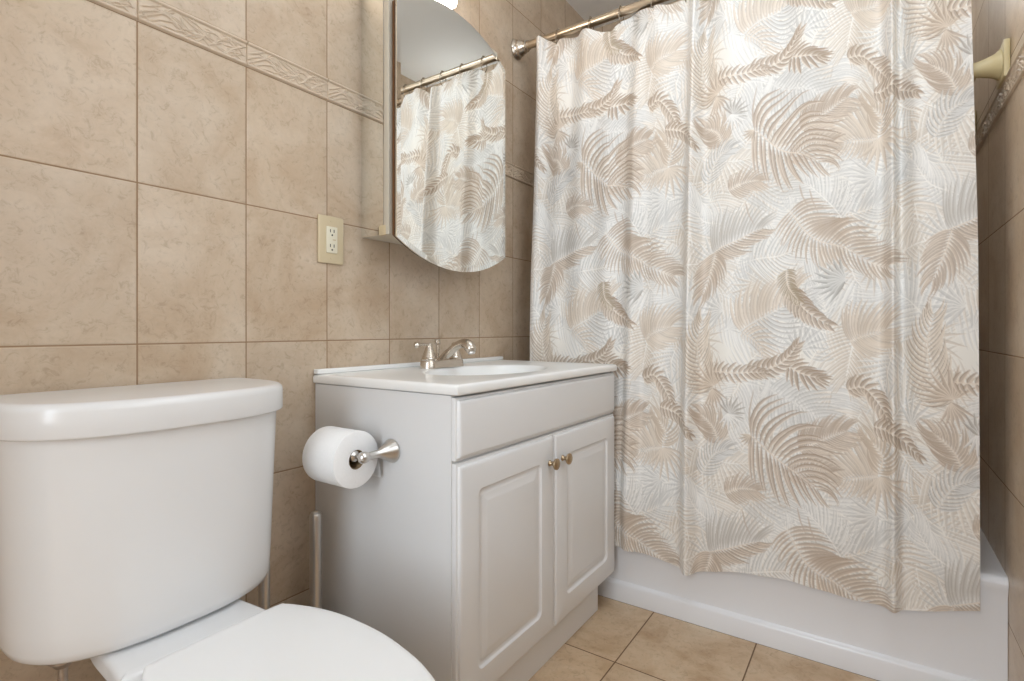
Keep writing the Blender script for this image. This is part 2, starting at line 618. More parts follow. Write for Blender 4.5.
def frond(rach, L, col, n=16, up=1.0, dn=1.0, a0=75, a1=28, bend=0.35, w=0.10, alpha=0.9, edge=None, hi=None, droop=0.0, t0=0.04, metric=False, stem=True, peak=0.4):
    """a feather palm leaf; rach in photo pixels, L longest leaflet in metres"""
    P = [np.array(p) if metric else cloth(*p) for p in rach]
    P = np.array(spline(P, 10)) if len(P) > 2 else np.array([P[0] + (P[1] - P[0]) * t for t in np.linspace(0, 1, 20)])
    m_ = len(P)
    L = L * LS
    n = int(n * 1.25)
    w = w * 0.64
    for k in range(n):
        t = t0 + (1 - t0) * k / (n - 1)
        i = min(int(t * (m_ - 1)), m_ - 2)
        p = P[i] + (P[i + 1] - P[i]) * (t * (m_ - 1) - i)
        tg = P[min(i + 2, m_ - 1)] - P[max(i - 1, 0)]
        th = math.atan2(tg[1], tg[0])
        ang = math.radians(a0 + (a1 - a0) * t)
        ll = L * (0.45 + 0.55 * math.sin(PI * min(1, (t + 0.12) / (2 * peak)) if t < peak * 2 - 0.12 else PI * 0.5) if False else 0.5 + 0.5 * math.cos((t - peak) * 2.3))
        for sg, am in ((1, up), (-1, dn)):
            if am <= 0:
                continue
            l2 = ll * am * rs.uniform(0.9, 1.08)
            d0 = th + sg * ang + rs.uniform(-0.05, 0.05)
            pts = [p]
            q = p.copy()
            for j in range(7):
                d = d0 - sg * bend * (j / 6.0) * 1.2
                v = np.array((math.cos(d), math.sin(d)))
                v[1] -= droop * j / 6.0
                q = q + v * l2 / 7
                pts.append(q.copy())
            f = rs.uniform(0.90, 1.10)
            stroke(pts, l2 * w * 0.5 + 0.0009, np.array(col) * f, alpha, edge, hi)
    if stem:
        c = np.array(hi if hi is not None else col)
        stroke(P[::2], 0.0016, c, 0.8)


def fan(base, ang, spread, L, n, col, w=0.11, alpha=0.9, edge=None, hi=None, metric=False, bend=0.15):
    p = np.array(base) if metric else cloth(*base)
    for k in range(n):
        f = k / (n - 1) - 0.5
        d0 = math.radians(ang + f * spread)
        l2 = L * (0.75 + 0.25 * math.cos(f * 2.6)) * rs.uniform(0.93, 1.05)
        pts = [p]
        q = p.copy()
        for j in range(6):
            d = d0 + f * bend * j / 5.0
            q = q + np.array((math.cos(d), math.sin(d))) * l2 / 6
            pts.append(q.copy())
        stroke(pts, l2 * w * 0.5 + 0.0008, np.array(col) * rs.uniform(0.92, 1.08), alpha, edge, hi)


def C(r, g, b_):
    return lin(r, g, b_)[:3]


CREAM, PALE, GREY, BEIGE, TAUPE, DARK, DEEP = C(243, 240, 235), C(223, 221, 218), C(208, 206, 203), C(212, 200, 186), C(190, 174, 159), C(174, 156, 139), C(150, 130, 110)
# background washes and faint fronds fill the whole repeat
for k in range(95):
    p = np.array((rs.uniform(0, RW), rs.uniform(0, RH)))
    a = rs.uniform(0, 2 * PI)
    ln = rs.uniform(0.10, 0.20)
    e = p + np.array((math.cos(a), math.sin(a))) * ln
    mid = (p + e) / 2 + np.array((-math.sin(a), math.cos(a))) * rs.uniform(-0.03, 0.03)
    base = [PALE, BEIGE, C(222, 214, 204), GREY][rs.choice(4, p=[0.42, 0.14, 0.29, 0.15])]
    frond([p, mid, e], rs.uniform(0.06, 0.10), base, n=15, w=0.13, alpha=0.78, edge=np.array(base) * 0.80, hi=CREAM, metric=True, bend=rs.uniform(0.1, 0.6))
for k in range(28):
    p = np.array((rs.uniform(0, RW), rs.uniform(0, RH)))
    base = [GREY, BEIGE][rs.choice(2)]
    fan(p, rs.uniform(0, 360), rs.uniform(90, 170), rs.uniform(0.06, 0.10), 8, base, alpha=0.7, edge=np.array(base) * 0.76, hi=CREAM, metric=True)
LT = C(226, 214, 200)
# K pale grey leaf
frond([(768, 384), (800, 405), (836, 432)], 0.085, GREY, n=18, w=0.13, edge=C(178, 176, 172), hi=PALE, alpha=0.75)
# P pale grey bank, V pale grey leaf
frond([(748, 262), (775, 252), (800, 246)], 0.07, PALE, n=15, w=0.12, edge=C(184, 182, 178), hi=CREAM)
frond([(742, 500), (768, 490), (800, 482)], 0.075, GREY, n=14, w=0.13, edge=C(180, 178, 174), hi=PALE, alpha=0.7)
frond([(838, 220), (822, 200), (800, 182)], 0.07, PALE, n=14, w=0.13, edge=C(186, 184, 180), hi=CREAM, alpha=0.8)
# L big taupe palm sweeping down right
frond([(786, 206), (806, 236), (838, 248), (880, 264)], 0.090, TAUPE, n=24, a0=88, a1=42, w=0.115, edge=DARK, hi=LT, bend=0.5, dn=0.7)
# G big palm, pale beige above the rachis and grey below
frond([(740, 331), (762, 316), (790, 296)], 0.100, BEIGE, n=17, dn=0, a0=95, a1=30, w=0.12, edge=TAUPE, hi=LT, bend=0.6)
frond([(740, 331), (762, 316), (790, 296)], 0.095, GREY, n=15, up=0, a0=95, a1=30, w=0.13, edge=C(172, 166, 160), hi=PALE, bend=0.5)
frond([(742, 332), (756, 342), (766, 358)], 0.055, BEIGE, n=10, up=1.0, dn=0.3, w=0.13, edge=TAUPE, hi=LT)
# M palm with upright grey leaflets at left
frond([(714, 252), (732, 243), (760, 228)], 0.092, C(202, 198, 192), n=16, dn=0, a0=88, a1=30, w=0.12, edge=C(176, 168, 160), hi=PALE, bend=0.3)
frond([(714, 252), (732, 243), (760, 228)], 0.060, TAUPE, n=14, up=0, a0=70, a1=30, w=0.15, edge=DEEP, hi=LT, bend=0.5)
frond([(716, 252), (712, 268), (704, 290)], 0.060, TAUPE, n=12, w=0.14, edge=DARK, hi=LT, bend=0.6)
# N grey fan
fan((840, 282), 168, 130, 0.085, 10, C(192, 190, 186), w=0.16, edge=C(150, 146, 140), hi=PALE)
# I palm at right
frond([(845, 341), (858, 333), (880, 326)], 0.085, BEIGE, n=15, a0=85, a1=30, w=0.12, edge=TAUPE, hi=LT, bend=0.5, dn=0.8)
# D hanging palm beside the heart leaf
frond([(872, 470), (858, 471), (836, 474)], 0.085, BEIGE, n=15, up=0.55, dn=1.15, a0=95, a1=40, w=0.12, edge=TAUPE, hi=LT, bend=0.3)
frond([(872, 468), (876, 452), (866, 436)], 0.06, C(196, 180, 162), n=10, w=0.13, edge=TAUPE, hi=LT, bend=0.8)
fan((874, 470), -70, 120, 0.105, 8, BEIGE, w=0.10, edge=TAUPE, hi=LT)
# R brown arching palm at the left fold
frond([(716, 386), (706, 372), (700, 345), (704, 318)], 0.062, BEIGE, n=18, a0=80, a1=40, w=0.12, edge=DEEP, hi=LT, bend=0.7)
fan((715, 384), 110, 150, 0.085, 11, C(190, 172, 154), w=0.11, edge=DARK, hi=LT)
fan((715, 386), -75, 80, 0.075, 7, TAUPE, w=0.12, edge=DARK, hi=LT)
# S fern fronds, lower left
frond([(722, 440), (716, 424), (704, 410)], 0.06, TAUPE, n=14, w=0.13, edge=DARK, hi=LT, bend=0.7)
frond([(706, 470), (716, 452), (730, 446)], 0.05, GREY, n=12, w=0.14, edge=C(160, 154, 148), hi=PALE, bend=0.6)
frond([(728, 488), (742, 484), (758, 486)], 0.045, TAUPE, n=14, w=0.13, edge=DARK, hi=LT)
# C small grey fan
fan((731, 411), 60, 150, 0.058, 9, C(186, 180, 172), w=0.15, edge=C(150, 142, 134), hi=PALE)
fan((731, 411), -70, 120, 0.055, 7, PALE, w=0.15, edge=C(178, 174, 170), hi=CREAM)
# B soft brown fern to the right of the heart leaf
frond([(798, 448), (816, 438), (842, 428)], 0.062, TAUPE, n=20, a0=72, a1=38, w=0.12, edge=DARK, hi=LT, bend=0.5)
frond([(786, 470), (808, 466), (828, 468)], 0.045, TAUPE, n=16, w=0.12, edge=DARK, hi=BEIGE)
# A the big heart shaped palm leaf
frond([(752, 433), (770, 448), (788, 463), (814, 484)], 0.135, TAUPE, n=15, up=1.0, dn=0, a0=128, a1=34, w=0.095, edge=DEEP, hi=LT, bend=1.0, t0=0.0, peak=0.25)
frond([(752, 433), (770, 448), (788, 463), (814, 484)], 0.105, TAUPE, n=13, up=0, dn=1.0, a0=66, a1=26, w=0.105, edge=DEEP, hi=LT, bend=0.30, t0=0.0, peak=0.25)
fan((752, 433), 215, 70, 0.040, 5, C(186, 170, 152), w=0.16, edge=DARK, hi=LT)
stroke([cloth(*p) for p in spline([(752, 433), (750, 412), (754, 388)], 5)], 0.0028, np.array(TAUPE), 0.9)
# E small dark palm
frond([(786, 362), (799, 372), (816, 377)], 0.046, DARK, n=7, a0=62, a1=18, w=0.30, edge=DEEP, hi=LT, bend=0.2)
# F, H, J, O dark ferns
frond([(747, 370), (766, 366), (784, 356), (795, 344)], 0.032, C(182, 165, 149), n=11, a0=68, a1=40, w=0.42, edge=DEEP, hi=LT, bend=0.5)
frond([(786, 288), (794, 300), (806, 313), (824, 324)], 0.038, C(182, 165, 149), n=10, a0=62, a1=35, w=0.40, edge=DEEP, hi=LT, bend=0.5)
frond([(842, 388), (858, 384), (872, 398), (882, 416)], 0.034, C(182, 165, 149), n=11, a0=66, a1=40, w=0.40, edge=DEEP, hi=LT, bend=0.5)
frond([(784, 266), (786, 284), (796, 300)], 0.028, C(170, 156, 134), n=15, w=0.22, edge=DEEP, hi=LT)
frond([(660, 128), (676, 130), (694, 142)], 0.030, C(182, 165, 149), n=10, w=0.40, edge=DEEP, hi=LT)
frond([(556, 118), (574, 114), (590, 108)], 0.030, TAUPE, n=10, w=0.40, edge=DEEP, hi=LT)
# Q thin sprigs
for q in ((796, 184), (806, 190), (744, 202)):
    stroke([cloth(q[0], q[1]), cloth(q[0] + 3, q[1] + 12), cloth(q[0] + 9, q[1] + 24)], 0.0022, np.array(TAUPE), 0.8)
canvas = np.clip(canvas, 0, 1)

# ------------------------------------------------------------------ shower curtain
NS, NZ = 780, 900
Yl, Yr_ = -0.110, -1.352


def fold(Y, h):
    """forward bulge of the cloth (metres towards the room); h is 0 at the hem and 1 at the rings"""
    f = np.zeros_like(Y)
    for yc, w, am, top, bot in ((-0.125, 0.020, 0.016, 1.2, 0.5), (-0.205, 0.030, 0.010, 1.2, 0.6), (-0.300, 0.040, 0.014, 1.3, 0.4),
                                (-0.400, 0.035, 0.014, 1.2, 0.4), (-0.500, 0.026, 0.024, 0.9, 1.0), (-0.575, 0.030, 0.006, 1.2, 0.6),
                                (-0.690, 0.020, 0.050, 1.0, 1.05), (-0.790, 0.050, 0.014, 0.8, 1.0), (-0.905, 0.050, 0.010, 1.0, 0.9),
                                (-1.005, 0.045, 0.012, 1.0, 0.8), (-1.100, 0.040, 0.014, 1.2, 0.8), (-1.190, 0.013, 0.048, 1.0, 0.7)):
        f = f + am * (bot + (top - bot) * h) * np.exp(-((Y - yc) / w) ** 2)
    st = 1 / (1 + np.exp((Y + 1.225) / 0.008))
    f = f + st * 0.070 * np.clip(h * 1.9, 0.08, 1)
    return f


Yd = np.linspace(Yl, Yr_, 6001)
Fd = fold(Yd, np.full_like(Yd, 0.6))
seg = np.hypot(np.diff(Yd), np.diff(Fd))
sd = np.concatenate([[0], np.cumsum(seg)])
Yu = np.interp(np.linspace(0, sd[-1], NS), sd, Yd)
su = np.linspace(0, sd[-1], NS)
# keep the print in register with where the photograph shows it
PR = np.cumsum(np.concatenate([[0], np.hypot(np.diff(Yu), np.diff(fold(Yu, np.full_like(Yu, 0.6))) * 0.45)]))
S_print = -Yl * PS + PR * (((-Yr_) - (-Yl)) * PS / PR[-1])
hemY = np.array([-0.10, -0.30, -0.47, -0.58, -0.695, -0.80, -0.94, -1.08, -1.19, -1.25, -1.352])
hemZ = np.array([0.185, 0.185, 0.180, 0.178, 0.157, 0.190, 0.205, 0.194, 0.192, 0.206, 0.238])
hz = np.interp(-Yu, -hemY, hemZ)
kk = np.ones(25) / 25
hz = np.convolve(np.pad(hz, 12, mode='edge'), kk, mode='valid')
ry = np.array(RING_Y)
near = np.abs(Yu[:, None] - ry[None, :]).min(1)
gap = np.interp(Yu, ry[::-1], np.arange(len(ry))[::-1].astype(float))
ph = np.cos(2 * PI * gap)          # 1 at the rings, -1 half way between
topY = np.array([-0.10, -0.112, -0.128, -0.163, -0.188, -0.202, -0.241, -0.321, -0.371, -0.408, -0.416, -0.436, -0.474, -0.531, -0.558])
topZ = np.array([1.958, 1.968, 1.970, 1.952, 1.930, 1.948, 1.953, 1.936, 1.915, 1.905, 1.916, 1.936, 1.957, 1.946, 1.930])
ztop = np.where(Yu > -0.558, np.interp(-Yu, -topY, topZ), 1.930 + 0.012 * np.sin(PI * gap) + 0.006 * ph)
V_ = np.linspace(0, 1, NZ)
Z = ztop[:, None] + (hz - ztop)[:, None] * V_[None, :]
Y2 = np.repeat(Yu[:, None], NZ, 1)
hN = np.clip((Z - 0.2) / 1.74, 0, 1)
F2 = fold(Y2, hN)
pl = np.sin(PI * gap + 0.6)[:, None] * 0.017 * np.exp(-((1.95 - Z) / 0.28))
pl2 = (ph[:, None]) * 0.010 * np.exp(-((1.95 - Z) / 0.12))
Xb = np.interp(Z.ravel(), [0.0, 0.33, 1.94, 2.2], [1.6140, 1.6150, 1.7140, 1.726]).reshape(Z.shape)
# beside the vanity the cloth is squeezed between cabinet and tub
sq = 1 / (1 + np.exp((-0.478 - Y2) / 0.004)) * (1 / (1 + np.exp((Z - 0.83) / 0.02)))
F2 = F2 * (1 - sq)
rsn = np.random.RandomState(3)
wr = np.zeros_like(Z)
for _ in range(26):
    fy, fz = rsn.normal(0, 26), rsn.normal(0, 7)
    wr += np.sin(Y2 * fy + Z * fz + rsn.uniform(0, 6.28)) * 0.00042
lowz = np.clip((0.9 - Z) / 0.6, 0, 1)
X2 = Xb - F2 * (1 - 0.25 * lowz) - (pl + pl2) + wr * (1 - sq)
X2 = np.minimum(X2, np.where(Z < 0.34, 1.6195, 9.0))
inner = (Y2 > -0.475) & (Z < 0.80)
X2 = np.where(inner, np.maximum(X2, 1.6075), X2)
eY = np.interp(Z.ravel(), [0.2, 0.6, 1.07, 1.65, 1.95], [0.0, 0.002, 0.006, 0.014, 0.018]).reshape(Z.shape)
Y2 = Y2 + eY * np.clip((-1.15 - Y2) / 0.20, 0, 1)
P = np.stack([X2, Y2, Z], -1).reshape(-1, 3)
i, j = np.meshgrid(np.arange(NS - 1), np.arange(NZ - 1), indexing='ij')
q = np.stack([i * NZ + j, i * NZ + j + 1, (i + 1) * NZ + j + 1, (i + 1) * NZ + j], -1).reshape(-1, 4)
me = bpy.data.meshes.new('shower_curtain')
me.vertices.add(len(P))
me.vertices.foreach_set('co', P.astype(np.float32).ravel())
me.loops.add(q.size)
me.polygons.add(len(q))
me.loops.foreach_set('vertex_index', q.astype(np.int32).ravel())
me.polygons.foreach_set('loop_start', np.arange(0, q.size, 4, dtype=np.int32))
me.update(calc_edges=True)
# the printed colours, laid on the cloth (z measured along the drop)
zz = 1.94 - V_[None, :] * (1.94 - hz[:, None]) - 0.0
sx = np.mod(np.repeat(S_print[:, None], NZ, 1) * PX, CW)
sz = np.mod(zz * PX, CH)
x0 = np.floor(sx).astype(int)
z0 = np.floor(sz).astype(int)
fx, fz = (sx - x0)[..., None], (sz - z0)[..., None]
x1, z1 = (x0 + 1) % CW, (z0 + 1) % CH
x0, z0 = x0 % CW, z0 % CH
colr = (canvas[z0, x0] * (1 - fx) + canvas[z0, x1] * fx) * (1 - fz) + (canvas[z1, x0] * (1 - fx) + canvas[z1, x1] * fx) * fz
rgba = np.concatenate([colr.reshape(-1, 3), np.ones((NS * NZ, 1))], 1).astype(np.float32)
at = me.attributes.new('print', 'FLOAT_COLOR', 'POINT')
at.data.foreach_set('color', rgba.ravel())
m, nt, b = new_mat('palm_leaf_cloth')
an = nt.nodes.new('ShaderNodeAttribute')
an.attribute_name = 'print'
b.inputs['Roughness'].default_value = 0.42
b.inputs['Specular IOR Level'].default_value = 0.35
b.inputs['Sheen Weight'].default_value = 0.08
tcn = nt.nodes.new('ShaderNodeTexCoord')
wv = nt.nodes.new('ShaderNodeTexNoise')
wv.inputs['Scale'].default_value = 220
nt.links.new(tcn.outputs['Object'], wv.inputs['Vector'])
bp = nt.nodes.new('ShaderNodeBump')
bp.inputs['Strength'].default_value = 0.12
bp.inputs['Distance'].default_value = 0.001
nt.links.new(wv.outputs['Fac'], bp.inputs['Height'])
nt.links.new(bp.outputs['Normal'], b.inputs['Normal'])
nt.links.new(an.outputs['Color'], b.inputs['Base Color'])
M['cloth'] = m
obj_me('shower_curtain', me, M['cloth'], None, 180, label='white shower curtain printed with taupe and grey palm leaves', category='shower curtain')

# ------------------------------------------------------------------ vanity cabinet
VX0, VX1 = 0.8155, 1.601
VF = -0.4445                      # carcass front
van = thing('vanity_cabinet', 'white two door vanity cabinet between the toilet and the tub', 'bathroom cabinet', (1.21, -0.22, 0))
bm = bmesh.new()
box(bm, VX0, VX0 + 0.016, VF, -0.001, 0.0, 0.7495, 0.0008, 1)
box(bm, VX1 - 0.016, VX1, VF, -0.001, 0.094, 0.7495, 0.0008, 1)
box(bm, VX0 + 0.016, VX1 - 0.016, VF, -0.001, 0.094, 0.11)
box(bm, VX0 + 0.016, VX1 - 0.016, VF, VF + 0.018, 0.11, 0.7495)
box(bm, VX0 + 0.016, VX1 - 0.016, -0.012, -0.001, 0.11, 0.7495)
obj('carcass', bm, M['thermofoil'], van)
bm = bmesh.new()
box(bm, VX0 + 0.017, 1.533, -0.432, -0.012, 0.0005, 0.0935, 0.0008, 1)
obj('toe_kick', bm, M['thermofoil'], van)


def panel_front(x0, x1, z0, z1, raised, th=0.0175):
    """routed panel: stepped ogee edge, and for doors a cove with a raised field"""
    bm = bmesh.new()
    yb, yf = VF - 0.0008, VF - 0.0008 - th

    def rr(i, y, r=0.0):
        if r <= 0:
            return [(x0 + i, y, z0 + i), (x1 - i, y, z0 + i), (x1 - i, y, z1 - i), (x0 + i, y, z1 - i)]
        out = []
        for cx, cz, a0 in ((x0 + i + r, z0 + i + r, PI), (x1 - i - r, z0 + i + r, 1.5 * PI), (x1 - i - r, z1 - i - r, 0), (x0 + i + r, z1 - i - r, PI / 2)):
            for k in range(7):
                a = a0 + PI / 2 * k / 6
                out.append((cx + r * math.cos(a), y, cz + r * math.sin(a)))
        return out
    loops = []
    R = 0.0012
    for ins, dy in ((0.0, 0), (0.0, 0.0078), (0.0006, 0.0092), (0.0022, 0.0100), (0.0050, 0.0104), (0.0056, 0.0120), (0.0070, 0.0150), (0.0095, 0.0168), (0.0125, th)):
        loops.append(rr(ins, yb - dy, R + ins * 0.1))
    if raised:
        g = 0.064
        for ins, dp, r in ((g, 0, 0.016), (g + 0.0015, 0.0012, 0.0155), (g + 0.004, 0.0046, 0.014), (g + 0.0075, 0.0062, 0.012), (g + 0.0115, 0.0062, 0.009),
                           (g + 0.013, 0.0058, 0.008), (g + 0.0155, 0.0040, 0.006), (g + 0.018, 0.0036, 0.005), (g + 0.0195, 0.0036, 0.004),
                           (g + 0.030, 0.0010, 0.003), (g + 0.034, 0.0004, 0.002)):
            loops.append(rr(ins, yf + dp, r))
    loft(bm, loops)
    return bm


ZD1, ZD0 = 0.6115, 0.100
XM = 1.2055
obj('drawer_front', panel_front(VX0 + 0.0005, VX1, 0.617, 0.7455, False), M['thermofoil'], van, 28)
for k, (a, c, kx) in enumerate(((VX0 + 0.002, XM - 0.0012, 1.178), (XM + 0.0012, VX1, 1.2455))):
    d = obj('door', panel_front(a, c, ZD0, ZD1, True), M['thermofoil'], van, 28)
    bm = bmesh.new()
    lathe(bm, [(0.0, 0), (0.0075, 0), (0.0078, 0.002), (0.0055, 0.005), (0.0050, 0.010), (0.0062, 0.0135), (0.0125, 0.0165), (0.0148, 0.0200), (0.0143, 0.0232),
               (0.0110, 0.0252), (0.0095, 0.0248), (0.0085, 0.0256), (0.005, 0.0268), (0, 0.0270)], (kx, VF - 0.0183, 0.541), (0, -1, 0), 28)
    obj('knob', bm, M['knob'], d, 40, label='round antique brass knob')

# vanity top with its moulded basin ------------------------------------------
TZ = 0.7725
top = thing('sink', 'glossy white one piece sink top with oval basin on the vanity cabinet', 'sink', (1.21, -0.22, 0.7505))
x0, x1, y0, y1 = 0.8095, 1.6035, -0.4665, -0.0015
bx, by, ba, bb = 1.185, -0.262, 0.215, 0.140
NA = 96


def sq_pt(a, x0, x1, y0, y1):
    c, s = math.cos(a), math.sin(a)
    tx = ((x1 - bx) / c if c > 1e-9 else (x0 - bx) / c if c < -1e-9 else 1e9)
    ty = ((y1 - by) / s if s > 1e-9 else (y0 - by) / s if s < -1e-9 else 1e9)
    t = min(tx, ty)
    return (bx + c * t, by + s * t)


angs = [2 * PI * k / NA for k in range(NA)]
for cx, cy in ((x0, y0), (x1, y0), (x1, y1), (x0, y1)):    # keep true corners
    a = math.atan2(cy - by, cx - bx) % (2 * PI)
    k = min(range(len(angs)), key=lambda t: abs(angs[t] - a))
    angs[k] = a
loops = []
for ins, z in ((0.004, 0.7507), (0.0015, 0.7512), (0.0, 0.7535), (0.0, TZ - 0.008), (0.001, TZ - 0.004), (0.003, TZ - 0.0015), (0.0065, TZ - 0.0003), (0.010, TZ), (0.022, TZ)):
    loops.append([sq_pt(a, x0 + ins, x1 - ins, y0 + ins, y1 - ins * 0.1) + (z,) for a in angs])


def ell(a, k):
    return (bx + ba * k * math.cos(a), by + bb * k * math.sin(a))


for k, z in ((1.03, TZ), (1.0, TZ - 0.0012), (0.975, TZ - 0.006), (0.94, TZ - 0.022), (0.86, TZ - 0.060), (0.70, TZ - 0.100), (0.45, TZ - 0.122), (0.15, TZ - 0.130), (0.08, TZ - 0.132)):
    loops.append([ell(a, k) + (z,) for a in angs])
bm = bmesh.new()
loft(bm, loops, cap0=False)
obj('basin_top', bm, M['marble'], top, 50)
bm = bmesh.new()
box(bm, x0, x1 - 0.0, -0.019, -0.0015, TZ + 0.0002, TZ + 0.0125, 0.003, 3)
obj('backsplash', bm, M['marble'], top, 40)
bm = bmesh.new()
lathe(bm, [(0, 0), (0.022, 0), (0.022, 0.002), (0.008, 0.004), (0, 0.004)], (bx, by, TZ - 0.1318), n=24)
obj('drain', bm, M['nickel'], top)

# ------------------------------------------------------------------ faucet
FX, FY = 1.178, -0.098
fz0 = TZ + 0.0002
fau = thing('faucet', 'brushed nickel two handle faucet with arched spout behind the basin', 'faucet', (FX, FY, fz0))
bm = bmesh.new()
loops = []
for sc, h in ((1.0, 0), (1.0, 0.004), (0.97, 0.008), (0.94, 0.016), (0.90, 0.021), (0.86, 0.0225)):
    lp = []
    for k in range(48):
        a = 2 * PI * k / 48
        c, s = math.cos(a), math.sin(a)
        xx = 0.056 * (1 if c > 0 else -1) * (1 if abs(c) > 1e-9 else 0) + 0.027 * sc * c
        lp.append((FX + xx * (0.985 + 0.015 * sc), FY + 0.027 * sc * s, fz0 + h))
    loops.append(lp)
loft(bm, loops)
obj('base_plate', bm, M['nickel'], fau, 40)
for sg in (-1, 1):
    hx = FX + sg * 0.056
    bm = bmesh.new()
    lathe(bm, [(0, 0.022), (0.0225, 0.022), (0.0235, 0.024), (0.0235, 0.0262), (0.0215, 0.0275), (0.0195, 0.034), (0.0160, 0.044), (0.0125, 0.054), (0.0095, 0.061), (0.0090, 0.064),
               (0.0096, 0.067), (0.0080, 0.0705), (0.004, 0.072), (0, 0.0722)], (hx, FY, fz0), n=28)
    hd = obj('handle', bm, M['nickel'], fau, 50)
    bm = bmesh.new()
    pts = spline([(hx, FY - 0.002, fz0 + 0.0665), (hx + sg * 0.016, FY - 0.004, fz0 + 0.0685), (hx + sg * 0.036, FY - 0.006, fz0 + 0.0685), (hx + sg * 0.052, FY - 0.007, fz0 + 0.0685), (hx + sg * 0.062, FY - 0.008, fz0 + 0.0680)], 5)
    nr = len(pts)
    rad = [0.0050 + 0.0044 * max(0, (k / (nr - 1) - 0.55) / 0.45) ** 1.0 - 0.0012 * math.sin(PI * min(1, k / (nr - 1) / 0.7)) for k in range(nr)]
    rad[-1] = 0.005
    tube(bm, pts + [np.array((hx + sg * 0.0665, FY - 0.0085, fz0 + 0.0680))], rad + [0.0012], 14)
    obj('lever', bm, M['nickel'], hd, 60)
bm = bmesh.new()
lathe(bm, [(0, 0.022), (0.0060, 0.022), (0.0052, 0.030), (0.0052, 0.066), (0.0085, 0.0685), (0.0088, 0.074), (0.0080, 0.079), (0.0092, 0.082), (0.006, 0.0845), (0, 0.085)], (FX, FY + 0.019, fz0), n=20)
obj('lift_rod', bm, M['nickel'], fau, 50)
bm = bmesh.new()
pts = spline([(FX, FY + 0.006, fz0 + 0.012), (FX, FY - 0.010, fz0 + 0.030), (FX, FY - 0.032, fz0 + 0.047), (FX, FY - 0.055, fz0 + 0.063), (FX, FY - 0.076, fz0 + 0.0705),
              (FX, FY - 0.093, fz0 + 0.0690), (FX, FY - 0.105, fz0 + 0.059), (FX, FY - 0.109, fz0 + 0.047)], 6)
nr = len(pts)
tube(bm, pts, [np.interp(k / (nr - 1), [0, 0.12, 0.4, 0.62, 0.78, 0.9, 1], [0.017, 0.014, 0.0115, 0.0130, 0.0165, 0.0165, 0.0125]) for k in range(nr)], 22)
sp_ = obj('spout', bm, M['nickel'], fau, 60)
bm = bmesh.new()
lathe(bm, [(0, 0), (0.0105, 0), (0.0105, 0.006), (0.008, 0.008), (0, 0.008)], (FX, FY - 0.109, fz0 + 0.049), (0, -0.15, -1), 20)
obj('aerator', bm, M['satin'], sp_, 40)

# ------------------------------------------------------------------ toilet paper holder and roll
HZ = 0.6175
HYA, HYB, HX = -0.2745, -0.1225, 0.7365
tph = thing('toilet_paper_holder', 'satin metal two post toilet paper holder on the vanity side', 'toilet paper holder', (VX0, -0.18, HZ))
for y in (HYA, HYB):
    bm = bmesh.new()
    lathe(bm, [(0, 0.0003), (0.0255, 0.0003), (0.0262, 0.003), (0.0250, 0.006), (0.0200, 0.014), (0.0140, 0.026), (0.0108, 0.034), (0.0100, 0.036), (0.0086, 0.038),
               (0.0086, 0.068), (0.0100, 0.069), (0.0118, 0.073), (0.0124, 0.079), (0.0116, 0.085), (0.0085, 0.0895), (0.004, 0.0915), (0, 0.092)], (VX0, y, HZ), (-1, 0, 0), 32)
    po = obj('post', bm, M['satin'], tph, 50)
    bm = bmesh.new()
    sg = 1 if y == HYA else -1
    lathe(bm, [(0, 0), (0.0068, 0), (0.0068, 0.004), (0.004, 0.005), (0, 0.005)], (HX - 0.002, y + sg * 0.0085, HZ), (0, sg, 0), 20)
    obj('socket', bm, M['nickel'], po, 40)
bm = bmesh.new()
L_ = HYB - HYA - 0.024
lathe(bm, [(0, 0), (0.0050, 0), (0.0050, 0.008), (0.0114, 0.012), (0.0114, L_ * 0.5), (0.0104, L_ * 0.5 + 0.001), (0.0104, L_ - 0.012), (0.0050, L_ - 0.008), (0.0050, L_), (0, L_)],
      (HX - 0.002, HYA + 0.012, HZ), (0, 1, 0), 24)
obj('roller', bm, M['satin'], tph, 40)

RXc, RZc, RR = 0.7375, 0.6100, 0.0597
RYA, RYB = -0.2520, -0.1490
roll = thing('toilet_paper_roll', 'full white roll of toilet paper on the metal holder', 'toilet paper', (RXc, -0.18, RZc))
bm = bmesh.new()
lathe_prof = [(0.0205, 0.0), (RR - 0.002, 0.0), (RR - 0.0004, 0.0008), (RR, 0.0025), (RR, RYB - RYA - 0.0025), (RR - 0.0004, RYB - RYA - 0.0008), (RR - 0.002, RYB - RYA), (0.0205, RYB - RYA)]
d, s, u = frame_of((0, 1, 0))
o_ = Vector((RXc, RYA, RZc))
n = 64
lps = [[o_ + d * h + (s * math.cos(a) + u * math.sin(a)) * r for a in (2 * PI * k / n for k in range(n))] for r, h in lathe_prof]
rows = [[bm.verts.new(p) for p in lp] for lp in lps]
for a_, c_ in zip(rows, rows[1:] + rows[:1]):
    for k in range(n):
        bm.faces.new((a_[k], a_[(k + 1) % n], c_[(k + 1) % n], c_[k]))
obj('paper', bm, M['paper'], roll, 40)
bm = bmesh.new()
lps = [[o_ + d * h + (s * math.cos(a) + u * math.sin(a)) * r for a in (2 * PI * k / n for k in range(n))] for r, h in
       ((0.0203, 0.0004), (0.0203, RYB - RYA - 0.0004), (0.0192, RYB - RYA - 0.0004), (0.0192, 0.0004))]
rows = [[bm.verts.new(p) for p in lp] for lp in lps]
for a_, c_ in zip(rows, rows[1:] + rows[:1]):
    for k in range(n):
        bm.faces.new((a_[k], a_[(k + 1) % n], c_[(k + 1) % n], c_[k]))
obj('cardboard_core', bm, M['card'], roll, 40)
bm = bmesh.new()
